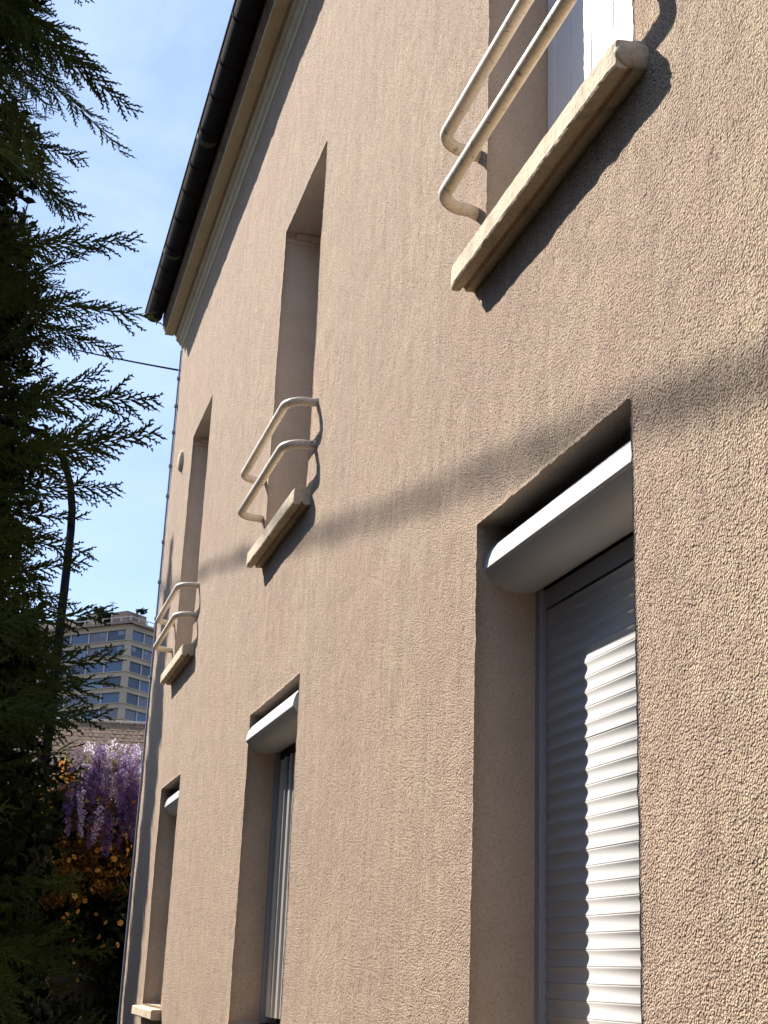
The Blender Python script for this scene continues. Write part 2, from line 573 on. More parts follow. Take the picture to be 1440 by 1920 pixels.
# little oval vent cover beside the last upper window
vb = MB()
N_ = 20
for rr, xx in ((1.0, -0.001), (0.97, -0.022), (0.55, -0.034), (0.0, -0.036)):
    vb.v += [(xx, 10.73 + 0.062 * rr * math.cos(2 * math.pi * i / N_), 5.555 + 0.092 * rr * math.sin(2 * math.pi * i / N_)) for i in range(N_)]
for k in range(3):
    vb.f += [(k * N_ + i, k * N_ + (i + 1) % N_, (k + 1) * N_ + (i + 1) % N_, (k + 1) * N_ + i) for i in range(N_)]
hpart(vb.build('vent_cover', M['sill'], house, smooth=True))


# ---- concrete sills under the upper windows
def make_sill(y0, y1, seed):
    # underside with a drip groove; slightly sloping top; the near and far ends run square into the wall
    prof = [(0.16, 3.592), (0.004, 3.590), (-0.030, 3.588), (-0.036, 3.600), (-0.044, 3.600), (-0.048, 3.586), (-0.068, 3.584),
            (-0.080, 3.586), (-0.083, 3.592), (-0.083, 3.652), (-0.078, 3.659), (0.0, 3.672), (0.16, 3.684)]
    n_seg = 60
    r_ = random.Random(seed)
    vs, fs = [], []
    n = len(prof)
    for s in range(n_seg + 1):
        y = y0 + (y1 - y0) * s / n_seg
        for (x, z) in prof:
            jx = (mnoise.noise(Vector((x * 9, y * 14, z * 9 + seed))) * 0.0022 + r_.uniform(-1, 1) * 0.0006) if x < 0 else 0
            # rounded shoulders at both ends
            e = min(s, n_seg - s)
            k_ = 0.0 if x >= 0 else (0.006 if e == 0 else (0.002 if e == 1 else 0.0))
            zz = z + jx * 0.6
            if x < -0.07: x_ = x + k_
            else: x_ = x
            vs.append((x_ + jx, y, zz))
    for s in range(n_seg):
        for i in range(n):
            j = (i + 1) % n
            fs.append((s * n + i, s * n + j, (s + 1) * n + j, (s + 1) * n + i))
    fs += [tuple(range(n))[::-1], tuple(range(n_seg * n, n_seg * n + n))]
    o = hpart(MB().add(vs, fs).build('window_sill', M['sill'], house))
    return o


sill1 = make_sill(2.425, 3.578, 1)
sill2 = make_sill(5.735, 6.835, 2)
sill3 = make_sill(9.10, 10.20, 3)

# near end of the first sill is patched with a lump of mortar
mb_ = MB()
import bmesh
bm = bmesh.new()
bmesh.ops.create_icosphere(bm, subdivisions=3, radius=1.0)
for v_ in bm.verts:
    v_.co = Vector((v_.co.x * 0.052, v_.co.y * 0.018, v_.co.z * 0.036)) * (1 + 0.12 * mnoise.noise(v_.co * 2.2))
    v_.co += Vector((-0.028, 2.424, 3.624))
me = bpy.data.meshes.new('mortar_patch')
bm.to_mesh(me); bm.free()
me.materials.append(M['sill'])
me.polygons.foreach_set('use_smooth', [True] * len(me.polygons))
o = link('mortar_patch', me, sill1)


# ---- bowed tube railings
def railing_bar(y_near, y_far, z, rad=0.0205, p=0.132):
    rb_n, rb_f = 0.10, 0.085
    def fillet(c, r_, a0, a1, n=9):
        return [(c[0] + r_ * math.cos(R(a0 + (a1 - a0) * i / n)), c[1] + r_ * math.sin(R(a0 + (a1 - a0) * i / n))) for i in range(n + 1)]
    pts = [(0.03, y_far - 0.0)]
    # arms lean a little inwards, corners are round
    pts += [(0.0, y_far)]
    pts += [(x_, y_) for x_, y_ in fillet((-p + rb_f, y_far - rb_f - 0.012), rb_f, 80, 180)]
    pts += [(x_, y_) for x_, y_ in fillet((-p + rb_n, y_near + rb_n + 0.012), rb_n, 180, 280)]
    pts += [(0.0, y_near), (0.03, y_near)]
    path = [(x_, y_, z) for x_, y_ in pts]
    o = hpart(MB().tube(path, rad, 14).build('railing_bar', M['rail'], house, smooth=True))
    return o


for (a, b_, zl, zu) in ((2.43, 3.575, 3.862, 4.072), (5.715, 6.885, 3.872, 4.082), (9.12, 10.31, 3.875, 4.082)):
    railing_bar(a, b_, zl)
    railing_bar(a, b_, zu)


# ---- upper windows: closed white shutters leaves in grooves
def upper_window(y0, y1, z0, z1, cuts, first):
    x0 = 0.20 if first else 0.214
    f = MB()
    f.box((x0 + 0.022, y0, z0), (0.258, y0 + 0.045, z1))
    f.box((x0 + 0.022, y1 - 0.045, z0), (0.258, y1, z1))
    f.box((x0 + 0.022, y0 + 0.045, z1 - 0.05), (0.258, y1 - 0.045, z1))
    f.box((x0 + 0.022, y0 + 0.045, z0), (0.258, y1 - 0.045, z0 + 0.03))
    w = hpart(f.build('window', M['white_pvc'], house))
    MB().box((0.250, y0 + 0.045, z0 + 0.03), (0.256, y1 - 0.045, z1 - 0.05)).build('pane', M['glass'], w)
    ed = [y0 + 0.008] + list(cuts) + [y1 - 0.004]
    for i in range(len(ed) - 1):
        g_ = 0.0035 if i else 0.0
        a_, b_ = ed[i] + g_, ed[i + 1] - 0.0025
        s = MB().box((x0, a_, z0 + 0.012), (x0 + 0.018, b_, z1 - 0.012))
        if b_ - a_ > 0.15:
            c_ = (a_ + b_) / 2
            s.box((x0 - 0.003, a_ + 0.012, z0 + 0.03), (x0 + 0.001, c_ - 0.004, z1 - 0.03))
            s.box((x0 - 0.003, c_ + 0.004, z0 + 0.03), (x0 + 0.001, b_ - 0.012, z1 - 0.03))
        s.build('shutter_leaf', M['white_pvc'], w, bevel=0.002)
    return w


upper_window(2.49, 3.492, 3.685, 5.555, (2.66, 2.982, 3.307, 3.42), True)
w2 = upper_window(5.845, 6.80, 3.685, 5.555, (6.0, 6.32, 6.62, 6.73), False)
w3 = upper_window(9.25, 10.15, 3.685, 5.555, (9.4, 9.7, 10.0, 10.08), False)
# row of small hinge pins up the edge of the second window
pin = MB().box((0.202, 6.36, -0.009), (0.2135, 6.376, 0.009)).mesh('hinge_pin', M['dark_gap'])
for i in range(12):
    o = link('hinge_pin', pin, w2)
    o.location.z = 4.72 + i * 0.068


# ---- lower windows: roller shutter box, rails and slats
def shutter_box_profile(xf):
    # half oval front: top hidden in the slot, lip at the front, curved underside
    top = [(0.20, 2.800), (xf + 0.10, 2.798), (xf + 0.070, 2.793), (xf + 0.045, 2.782), (xf + 0.025, 2.765), (xf + 0.011, 2.742), (xf + 0.003, 2.715), (xf, 2.692)]
    low = [(xf + 0.004, 2.688), (xf + 0.008, 2.686), (xf + 0.020, 2.669), (xf + 0.036, 2.655), (xf + 0.062, 2.644), (xf + 0.095, 2.639), (xf + 0.14, 2.640), (xf + 0.148, 2.643), (xf + 0.152, 2.646), (0.176, 2.646), (0.20, 2.66)]
    return top + low


def roller(y0, y1, xf, n_slats, z_low, yb0, yb1, xr=0.178):
    prof = shutter_box_profile(xf)
    box = hpart(MB().prism_y(prof, yb0, yb1).build('shutter_box', M['white_alu'], house))
    for p_ in box.data.polygons:
        p_.use_smooth = len(p_.vertices) == 4
    bv = box.modifiers.new('ed', 'EDGE_SPLIT')
    bv.split_angle = R(28)
    MB().prism_y([(x_ * 1.0, z_) for x_, z_ in prof], yb1, yb1 + 0.004).build('end_plate', M['white_alu'], box)
    MB().box((0.202, y0, 2.66), (0.25, y1, 2.82)).build('box_gap_shade', M['dark_gap'], box)  # near-black sheet fills the unlit slot behind the box
    rail_me = None
    for ya, yb_ in ((y1 - 0.032, y1 - 0.001), (y0 + 0.001, y0 + 0.032)):
        r_ = MB()
        s = 1 if ya > (y0 + y1) / 2 else -1
        r_.box((xr, ya, z_low), (xr + 0.008, yb_, 2.645))
        r_.box((xr + 0.0085, ya, z_low), (0.222, ya + 0.012, 2.645))
        r_.box((xr + 0.0085, yb_ - 0.012, z_low), (0.222, yb_, 2.645))
        r_.build('guide_rail', M['grey_alu'], box)
    if n_slats:
        pitch = 0.0393
        MB().box((0.1935, y0 + 0.034, 2.592), (0.203, y1 - 0.036, 2.645)).build('top_strip', M['grey_alu'], box)
        # one slat: rounded outside face, thin straight link below
        pr = [(0.2005, 0.0004)]
        # slightly hollow outside face, edges standing proud
        for t, x_ in ((0.0, 0.1945), (0.06, 0.1948), (0.14, 0.1956), (0.28, 0.1974), (0.42, 0.1988), (0.56, 0.1992), (0.70, 0.1986), (0.82, 0.1972), (0.92, 0.1955), (1.0, 0.1945)):
            pr.append((x_, 0.0004 + t * 0.0386))
        pr += [(0.2002, 0.0391), (0.209, 0.0391), (0.209, 0.0004)]
        sm = MB().prism_y(pr, y0 + 0.034, y1 - 0.036).mesh('shutter_slat', M['white_slat'], smooth=False)
        sm.polygons.foreach_set('use_smooth', [len(p_.vertices) == 4 for p_ in sm.polygons])
        sm.update()
        for i in range(n_slats):
            o = link('shutter_slat', sm, box)
            o.location.z = 1.3655 + i * pitch
            o.location.x = random.uniform(-0.0004, 0.0004)
    return box


mt = mat('cream_white_slat', (0.72, 0.70, 0.68), 0.85, spec=0.08)
v = coords(mt)
set_base(mt, mix_n(mt, rng_n(mt, noise_n(mt, coords(mt, (1, 0.4, 3)), 12, 5, 0.7), 0.45, 0.8, 0, 0.3), (0.57, 0.565, 0.565), (0.44, 0.42, 0.40)))
M['white_slat'] = mt
roller(2.542, 3.517, 0.020, 31, 1.37, 2.546, 3.5125)
roller(5.745, 6.870, -0.012, 0, 1.37, 5.80, 6.868, xr=0.146)
roller(9.265, 10.195, 0.028, 0, 1.37, 9.268, 10.190, xr=0.146)


def lower_window(y0, y1):
    """narrow tall leaves just behind the rails: dark gap, pale infill, light stile, dark gap, grey stile"""
    x0 = 0.156
    w = hpart(MB().box((0.222, y0, 1.38), (0.262, y1, 2.66)).build('window', M['dark_gap'], house))
    ym = (y0 + y1) / 2
    for s_, yb in ((-1, y1), (1, y0)):
        def seg(a_, b_, xo, m_, nm, bev=0.0):
            ya, yc = sorted((yb + s_ * a_, yb + s_ * b_))
            return MB().box((x0 + xo, ya, 1.40), (x0 + xo + 0.02, yc, 2.60)).build(nm, m_, w, bevel=bev)
        seg(0.060, 0.185, 0.006, M['pane_pale'], 'pane')
        seg(0.187, 0.238, -0.004, M['stile'], 'stile', 0.003)
        seg(0.300, 0.345, -0.002, M['stile'], 'stile', 0.003)
        seg(0.375, 0.44, 0.004, M['stile'], 'stile', 0.003)
        seg(0.44, (y1 - y0) / 2 - 0.01, 0.014, M['pane_pale'], 'pane')
    MB().box((x0 + 0.002, y0 + 0.055, 2.605), (x0 + 0.03, y1 - 0.055, 2.645)).build('head_rail', M['dark_gap'], w)
    return w


M['stile'] = mat('grey_brown_stile', (0.36, 0.35, 0.34), 0.5, spec=0.3)
mt = mat('pane_with_curtain', (0.80, 0.72, 0.58), 0.6, spec=0.1)
M['pane_pale'] = mt
lower_window(5.745, 6.870)
lower_window(9.265, 10.195)
# near-black sheet standing in for the unlit rooms behind shutter and windows
b = MB()
b.box((0.265, YN + 0.1, 0.1), (0.30, YF - 0.1, 6.9))
hpart(b.build('room_shade_sheet', M['dark_gap'], house))

# lower sills
for i, (a, b_) in enumerate(LOWER):
    prof = [(0.24, 1.285), (-0.06, 1.285), (-0.066, 1.292), (-0.066, 1.338), (-0.06, 1.346), (0.24, 1.362)]
    hpart(MB().prism_y(prof, a - 0.06, b_ + 0.04).build('window_sill', M['sill'], house, bevel=0.002))


# ================================================================== CABLES
mb_ = MB()
# out-of-view cable bundle, added and shaped to cast the soft band across the facade
def sunward(y, z, t):
    return Vector((-t, y + 1.5 * t, z + 1.6 * t))
ctrl = [(-3.0, 1.75), (1.0, 2.46), (2.0, 2.66), (2.55, 2.79), (3.84, 3.025), (5.6, 3.40), (8.5, 4.05), (10.2, 4.36), (13.0, 5.0), (17.0, 6.1)]
pts, rads = [], []
for i in range(len(ctrl) - 1):
    (a0, b0), (a1, b1) = ctrl[i], ctrl[i + 1]
    n_ = max(3, int((a1 - a0) / 0.12))
    for k in range(n_):
        f_ = k / n_
        y_, z_ = a0 + (a1 - a0) * f_, b0 + (b1 - b0) * f_
        t_ = 4.1 + 0.12 * math.sin(y_ * 0.7)
        fat = 0.005 if y_ < 3.0 else 0.0
        z_ += 0.012 * mnoise.noise(Vector((y_ * 2.3, 0, 0)))
        pts.append(sunward(y_, z_, t_))
        rads.append(fat + 0.0165 + 0.014 * mnoise.noise(Vector((y_ * 3.1, 5, 0))))
mb_.tube(pts, rads, 7)
for k_ in range(2):
    q_ = [p_ + Vector((0.0, 0.012, 0.026)) * (mnoise.noise(Vector((i * 0.22, k_ * 9.0, 2.0))) * 1.9 + (0.5 if k_ else -0.5)) for i, p_ in enumerate(pts)]
    mb_.tube(q_, 0.011, 6)
o = mb_.build('shadow_cable', M['cable'], smooth=True)
tag(o, 'unseen black cable bundle added to cast the soft shadow band on the facade', 'cable')

pts = []
A, B = Vector((0.0, YF, 6.70)), Vector((-3.35, 30.0, 15.55))
for i in range(25):
    t_ = i / 24
    p_ = A.lerp(B, t_)
    p_.z -= 0.25 * 4 * t_ * (1 - t_) * 0.5
    pts.append(p_)
o = MB().tube(pts, 0.009, 6).build('service_cable', M['cable'], smooth=True)
tag(o, 'thin dark service wire running from the top corner of the house into the sky', 'cable')

# ================================================================== STREET LAMP
LB = (-0.60, 16.0, 0)
lamp = empty('street_lamp', LB)
tag(lamp, 'tall dark street lamp with curved arm behind the cypress branches', 'street lamp')
pb = MB()
pb.tube([(0, 0, 0.0), (0, 0, 0.9), (0, 0, 0.95), (0, 0, 3.0), (-0.01, 0, 5.3), (-0.015, 0, 6.45)], [0.085, 0.085, 0.062, 0.058, 0.052, 0.048], 12)
pb.build('pole', M['lamp_post'], lamp, smooth=True)
ab = MB()
ab.tube([(-0.015, 0, 6.45), (-0.03, 0, 6.72), (-0.08, 0, 7.0), (-0.17, 0, 7.27), (-0.31, 0, 7.49), (-0.50, 0, 7.63), (-0.78, 0, 7.69), (-1.1, 0, 7.68)],
        [0.048, 0.046, 0.044, 0.041, 0.038, 0.035, 0.032, 0.03], 12)
ab.build('arm', M['lamp_post'], lamp, smooth=True)
hb = MB()
hb.tube([(-1.0, 0, 7.70), (-1.1, 0, 7.70), (-1.25, 0, 7.69), (-1.5, 0, 7.67), (-1.66, 0, 7.66), (-1.72, 0, 7.655)], [0.03, 0.07, 0.12, 0.13, 0.08, 0.02], 12)
hd = hb.build('lamp_head', M['lamp_post'], lamp, smooth=True)
MB().tube([(-1.40, 0, 7.60), (-1.40, 0, 7.53)], [0.11, 0.06], 12).build('lamp_glass', M['glass'], hd)

# ================================================================== HIGH RISE
HC = Vector((20.4, 240.0, 0))
DL, DR = Vector((-0.696, 0.718, 0)), Vector((0.752, 0.659, 0))
tower = empty('apartment_tower', HC)
tag(tower, 'far beige high-rise with long bands of blue windows and roof terraces', 'building')
M['tower_wall'] = make_weathered('tower_concrete', (0.50, 0.385, 0.265), (0.38, 0.30, 0.215), 0.15, bump=0.0)
M['tower_roof_stuff'] = make_weathered('tower_terrace', (0.36, 0.25, 0.19), (0.24, 0.18, 0.14), 0.6, bump=0.0)
tgl = []
for nm, c_ in (('tower_glass', (0.07, 0.11, 0.19)), ('tower_glass_dark', (0.035, 0.05, 0.09)), ('tower_glass_pale', (0.15, 0.20, 0.27)), ('tower_blind', (0.13, 0.125, 0.15))):
    tgl.append(mat(nm, c_, 0.25, spec=0.5))
M['tower_mullion'] = mat('tower_mullion', (0.55, 0.50, 0.45), 0.6)


def quad_box(mbx, d, a, b_, z0, z1, o0, o1):
    """box along facade direction d from a to b, outward offset o0..o1 (normal points to the camera side)"""
    n_ = Vector((d.y, -d.x, 0))
    if n_.y > 0: n_ = -n_
    vs = []
    for z_ in (z0, z1):
        for (t_, o_) in ((a, o0), (b_, o0), (b_, o1), (a, o1)):
            p_ = d * t_ + n_ * o_
            vs.append((p_.x, p_.y, z_))
    mbx.add(vs, [(0, 3, 2, 1), (4, 5, 6, 7), (0, 1, 5, 4), (1, 2, 6, 5), (2, 3, 7, 6), (3, 0, 4, 7)])


FP, ZTOP = 2.78, 58.6
n_fl = 21
LL, LR = 44.0, 30.0
body = MB()
pl = [Vector((0, 0, 0)), DL * LL, DL * LL + DR * LR, DR * LR]
vs = [(p_.x, p_.y, 0) for p_ in pl] + [(p_.x, p_.y, ZTOP) for p_ in pl]
inn = 0.5
c0 = (DL + DR) * inn
body.add([(p_.x + c0.x, p_.y + c0.y, z_) for z_ in (0, ZTOP) for p_ in (Vector((0, 0, 0)), DL * (LL - 1), DL * (LL - 1) + DR * (LR - 1), DR * (LR - 1))],
         [(0, 1, 5, 4), (1, 2, 6, 5), (2, 3, 7, 6), (3, 0, 4, 7), (4, 5, 6, 7)])
body.build('wall', M['tower_wall'], tower)
panes_mesh = {}
for k in range(n_fl):
    zt = ZTOP - k * FP
    s_ = MB()
    for d_, L_ in ((DL, LL), (DR, LR)):
        quad_box(s_, d_, 0.0, L_, zt - 0.92, zt, -0.6, 0.06)
        quad_box(s_, d_, 0.0, L_, zt - 0.16, zt - 0.02, 0.06, 0.22)
    s_.build('floor_band', M['tower_wall'], tower)
p_ = MB()
for d_ in (DL, DR):
    quad_box(p_, d_, -0.02, 0.85, 0, ZTOP - 0.2, -0.6, 0.03)
p_.build('corner_pillar', M['tower_wall'], tower)
rest = MB()
wv = {}
for k in range(n_fl):
    z1_, z0_ = ZTOP - k * FP - 0.92, ZTOP - (k + 1) * FP
    for d_, L_, wdt in ((DL, LL, 4.25), (DR, LR, 3.15)):
        t_ = 0.85
        while t_ + wdt < L_:
            if k < 9 and t_ < 27:
                o = None
                key = (wdt, random.choice((0, 0, 1, 1, 2, 3)) if k < 4 else random.choice((0, 1, 1, 3, 3)))
                if key not in wv:
                    q_ = MB()
                    quad_box(q_, d_, 0.09, wdt - 0.09, 0.02, FP - 0.92, -0.35, -0.28)
                    wv[key] = q_.mesh('window', tgl[key[1]])
                    q_ = MB()
                    quad_box(q_, d_, -0.09, 0.09, 0.0, FP - 0.92, -0.40, -0.10)
                    wv[('m', wdt)] = q_.mesh('mullion', M['tower_mullion'])
                o = link('window', wv[key], tower)
                o.location = d_ * t_ + Vector((0, 0, z0_))
                mm = link('mullion', wv[('m', wdt)], o)
                if k < 2 and random.random() < 0.5:
                    # balcony plants and a half drawn blind
                    q_ = MB()
                    quad_box(q_, d_, 0.5, wdt * 0.45, 1.0, FP - 0.95, -0.27, -0.24)
                    q_.build('blind', tgl[2], o)
            else:
                quad_box(rest, d_, t_ + 0.09, t_ + wdt - 0.09, z0_, z1_, -0.35, -0.28)
            t_ += wdt
o = rest.build('lower_windows', tgl[1], tower)
tag(o, kind='stuff')
# roof terrace: slab edge, rail, little pavilions, planting, antenna, chimney
rs = MB()
for d_, L_ in ((DL, LL), (DR, LR)):
    quad_box(rs, d_, -0.7, L_, ZTOP + 0.02, ZTOP + 0.45, -0.7, 0.75)
rs.build('roof_slab', M['tower_roof_stuff'], tower)
rl = MB()
for d_, L_ in ((DL, LL), (DR, LR)):
    quad_box(rl, d_, 0.0, L_, ZTOP + 1.35, ZTOP + 1.50, -0.1, 0.0)
    t_ = 0.0
    while t_ < L_:
        quad_box(rl, d_, t_, t_ + 0.18, ZTOP + 0.45, ZTOP + 1.35, -0.12, 0.02)
        t_ += 2.1
rl.build('terrace_railing', M['tower_mullion'], tower)


def terrace_box(d, a, b_, dep0, dep1, h, m_, name='penthouse'):
    q_ = MB()
    quad_box(q_, d, a, b_, ZTOP + 0.46, ZTOP + 0.46 + h, -dep1, -dep0)
    return q_.build(name, m_, tower)


terrace_box(DL, 7.0, 11.5, 1.2, 5.0, 2.5, M['tower_wall'])
terrace_box(DL, 6.4, 12.2, 0.8, 5.4, 0.0 + 0.25, M['tower_wall'], 'terrace_step')
terrace_box(DL, 13.0, 26.0, 1.5, 5.0, 1.9, M['tower_wall'])
terrace_box(DR, 0.5, 5.5, 1.4, 5.0, 2.2, M['tower_roof_stuff'])
terrace_box(DR, 8.4, 9.8, 1.0, 2.2, 1.9, M['tower_wall'], 'chimney')
an = MB()
an.box((-3.2, 2.5, ZTOP), (-3.08, 2.62, ZTOP + 4.3)).box((-3.8, 2.5, ZTOP + 4.0), (-2.5, 2.6, ZTOP + 4.1)).box((-3.6, 2.5, ZTOP + 3.5), (-2.7, 2.6, ZTOP + 3.6))
an.build('antenna', M['tower_mullion'], tower)
# shrubs on the terrace
def leaf_cloud(n, centers, size, seed, flat=0.0):
    """n leaf quads scattered in ellipsoids [(c, r)], returns verts, quads"""
    r_ = np.random.default_rng(seed)
    cs = np.array([c for c, _ in centers], float)
    rs_ = np.array([r for _, r in centers], float)
    vol = np.prod(rs_, axis=1) ** 0.75
    w_ = r_.choice(len(cs), n, p=vol / vol.sum())
    d = r_.normal(size=(n, 3)); d /= np.linalg.norm(d, axis=1)[:, None]
    rad = r_.random(n) ** (1 / 2.4)
    P = cs[w_] + d * rad[:, None] * rs_[w_]
    u = r_.normal(size=(n, 3)); u /= np.linalg.norm(u, axis=1)[:, None]
    w2_ = np.cross(u, r_.normal(size=(n, 3))); w2_ /= np.linalg.norm(w2_, axis=1)[:, None]
    sz = size * (0.6 + 0.8 * r_.random(n))[:, None]
    Vv = np.stack([P - u * sz, P + w2_ * sz * 0.45, P + u * sz, P - w2_ * sz * 0.45], 1).reshape(-1, 3)
    return Vv, np.arange(4 * n).reshape(-1, 4)


c_ = [((DL * t_ + Vector((-DL.y, DL.x, 0)) * -1.2), (rr, rr, hh)) for t_, rr, hh in ((6.2, 1.2, 1.3), (8.0, 0.9, 0.7), (12.2, 1.1, 0.8))]
c_ = [((p_.x, p_.y, ZTOP + 1.9), r_) for p_, r_ in c_] + [((DL * 7.6).to_tuple()[:2] + (ZTOP + 3.2,), (1.3, 1.3, 0.7))] + [((DR * 2.6).to_tuple()[:2] + (ZTOP + 2.9,), (1.1, 1.4, 0.5))]
Vv, Qq = leaf_cloud(900, c_, 0.35, 5)
o = link('terrace_shrubs', np_mesh('terrace_shrubs', Vv, Qq, M['ivy']), tower)
tag(o, kind='stuff')

# ================================================================== NEIGHBOUR'S TILED ROOF
NB = Vector((3.0, 46.0, 0))
nh = empty('neighbour_house', NB)
tag(nh, 'lower house with a brown tiled roof seen just above the wisteria', 'house')
M['brown_tile'] = make_weathered('brown_tile', (0.25, 0.15, 0.085), (0.11, 0.07, 0.045), 3.3, 0.42, 0.6, fine=5.0)
M['ridge'] = make_weathered('pale_ridge_tile', (0.48, 0.37, 0.30), (0.30, 0.22, 0.18), 3.0)
RW, ZR, ZE, DEP = 9.0, 9.58, 6.1, 4.6
MB().box((-RW, 0.4, 0), (RW, 9.0, 6.1)).build('wall', M['render_plain'], nh)
rb_ = MB()
rb_.add([(-RW - 0.3, 0, ZE), (RW + 0.3, 0, ZE + 0.62), (RW + 0.3, DEP, ZR + 0.62), (-RW - 0.3, DEP, ZR), (RW + 0.3, 2 * DEP, ZE + 0.62), (-RW - 0.3, 2 * DEP, ZE)],
        [(0, 1, 2, 3), (3, 2, 4, 5)])
roof_o = rb_.build('roof', M['brown_tile'], nh)
sl = Vector((0, DEP, ZR - ZE))
sll = sl.length
su = sl.normalized()
nn = Vector((0, -su.z, su.y))
tb = MB()
row = 0.26
nr = int(sll / row)
for j in range(nr):
    for i in range(int(2 * RW / 0.19)):
        x_ = -RW + i * 0.19 + (0.095 if j % 2 else 0)
        lift = random.uniform(0.0, 0.018)
        o_ = Vector((x_, 0, ZE + (x_ + RW + 0.3) / (2 * RW + 0.6) * 0.62)) + su * (j * row)
        vs = [o_ + nn * (0.014 + lift), o_ + Vector((0.18, 0, 0.006)) + nn * (0.014 + lift * 0.3), o_ + Vector((0.18, 0, 0.006)) + su * 0.27 + nn * 0.012, o_ + su * 0.27 + nn * 0.012, o_ + nn * 0.004, o_ + Vector((0.18, 0, 0.006)) + nn * 0.004]
        tb.add(vs, [(0, 1, 2, 3), (4, 5, 1, 0)])
o = tb.build('roof_tiles', M['brown_tile'], nh)
tag(o, kind='stuff')
rt_me = MB().prism_y(arc((0, 0), 0.09, 0, 180, 6), -0.085, 0.085).mesh('ridge_tile', M['ridge'])
for i in range(60):
    x_ = -4.0 + i * 0.2
    o = link('ridge_tile', rt_me, nh)
    o.location = (x_, DEP, ZR + 0.02 + (x_ + RW + 0.3) / (2 * RW + 0.6) * 0.62)
    o.rotation_euler = (0, R(random.uniform(-4, 4)), R(90 + random.uniform(-3, 3)))

# ================================================================== GARDEN WALL AND CLIMBERS AT THE END OF THE DRIVE
M['old_wall'] = make_weathered('old_mossy_wall', (0.10, 0.08, 0.06), (0.05, 0.045, 0.035), 2.0)
gw = MB().box((-6.0, 14.1, 0), (2.2, 14.35, 3.2)).build('garden_wall', M['old_wall'])
tag(gw, 'high rendered garden wall buried under dark climbers at the end of the drive', 'wall')
cl = empty('climber_hedge', (-1.0, 14.0, 0))
tag(cl, 'dark ivy climber covering the garden wall beside the house corner', 'climber')
lumps = []
r2 = random.Random(11)
for i in range(220):
    x_ = r2.uniform(-4.5, 1.2)
    z_ = r2.uniform(0.1, 3.2)
    lumps.append(((x_, r2.uniform(13.55, 14.0), z_), (r2.uniform(0.22, 0.5), r2.uniform(0.15, 0.4), r2.uniform(0.2, 0.45))))
Vv, Qq = leaf_cloud(60000, lumps, 0.05, 21)
Vv[:, 0] += 1.0; Vv[:, 1] -= 14.0
o = link('foliage', np_mesh('ivy_foliage', Vv, Qq, M['ivy']), cl)
tag(o, kind='stuff')
st = MB()
st.tube([(0.42, -0.35, 0), (0.46, -0.42, 0.7), (0.52, -0.38, 1.3), (0.56, -0.30, 2.0), (0.60, -0.2, 2.6)], [0.05, 0.042, 0.036, 0.03, 0.02], 8)
st.build('stem', M['bark'], cl, smooth=True)

# rust leaved flowering climber
rc = empty('orange_climber', (-0.2, 13.6, 0))
tag(rc, 'rust-coloured climber with orange blooms hanging below the wisteria', 'climber')
lumps = []
for i in range(46):
    x_ = r2.uniform(-0.62, 0.35)
    z_ = r2.uniform(2.15, 3.2)
    lumps.append(((x_ + 0.2, r2.uniform(-0.25, 0.1), z_), (r2.uniform(0.07, 0.16), 0.12, r2.uniform(0.06, 0.15))))
Vv, Qq = leaf_cloud(7500, lumps, 0.024, 31)
o = link('leaves', np_mesh('rust_leaves', Vv, Qq, M['rust_leaf']), rc)
tag(o, kind='stuff')


def bloom_mesh(name, m_, r_, n_pet, seed):
    q_ = MB()
    rr = random.Random(seed)
    for ring, (n_, tilt, s_) in enumerate(((n_pet, 0.25, 1.0), (n_pet - 1, 0.9, 0.7), (3, 1.3, 0.45))):
        for i in range(n_):
            a_ = 2 * math.pi * (i + 0.4 * ring) / n_ + rr.uniform(-0.15, 0.15)
            d_ = Vector((math.cos(a_) * math.cos(tilt), math.sin(a_) * math.cos(tilt), math.sin(tilt)))
            w_ = Vector((-math.sin(a_), math.cos(a_), 0)) * r_ * 0.42 * s_
            q_.add([Vector((0, 0, 0)), d_ * r_ * 0.6 * s_ + w_, d_ * r_ * s_, d_ * r_ * 0.6 * s_ - w_], [(0, 1, 2, 3)])
    return q_.mesh(name, m_)


blooms = [bloom_mesh('bloom', M['orange'], 0.030, 6, s_) for s_ in range(3)]
bl_pos = []
for i in range(17): bl_pos.append((-0.50 + r2.gauss(0, 0.05), -0.32, 3.25 + r2.gauss(0, 0.085), 1.3))
for i in range(12): bl_pos.append((-0.68 + r2.gauss(0, 0.05), -0.30, 2.95 + r2.gauss(0, 0.09), 1.0))
for i in range(36): bl_pos.append((r2.uniform(-0.55, 0.30), -0.30, r2.uniform(2.30, 2.85), 0.9))
for i in range(16): bl_pos.append((0.20 + r2.gauss(0, 0.05), -0.30, 2.85 + r2.gauss(0, 0.16), 0.8))
for i in range(26): bl_pos.append((r2.uniform(-0.5, 0.15), -0.34, r2.uniform(1.45, 2.3), 0.95))
for (x_, y_, z_, s_) in bl_pos:
    o = link('bloom', r2.choice(blooms), rc)
    o.location = (x_ + 0.2, y_ + r2.uniform(-0.08, 0.05), z_)
    o.rotation_euler = (R(r2.uniform(30, 130)), R(r2.uniform(-40, 40)), r2.uniform(0, 6.28))
    k_ = s_ * r2.uniform(0.7, 1.25)
    o.scale = (k_, k_, k_)

# wisteria
wi = empty('wisteria', (0.0, 13.5, 0))
tag(wi, 'flowering wisteria with hanging lilac racemes at the far corner of the house', 'wisteria')
vn = MB()
vn.tube([(0.35, 0.35, 0), (0.30, 0.2, 1.2), (0.25, 0.1, 2.4), (0.15, 0.0, 3.1), (-0.1, -0.1, 3.45), (-0.4, -0.12, 3.38)], [0.06, 0.055, 0.045, 0.035, 0.025, 0.015], 8)
vn.build('vine_stem', M['bark'], wi, smooth=True)


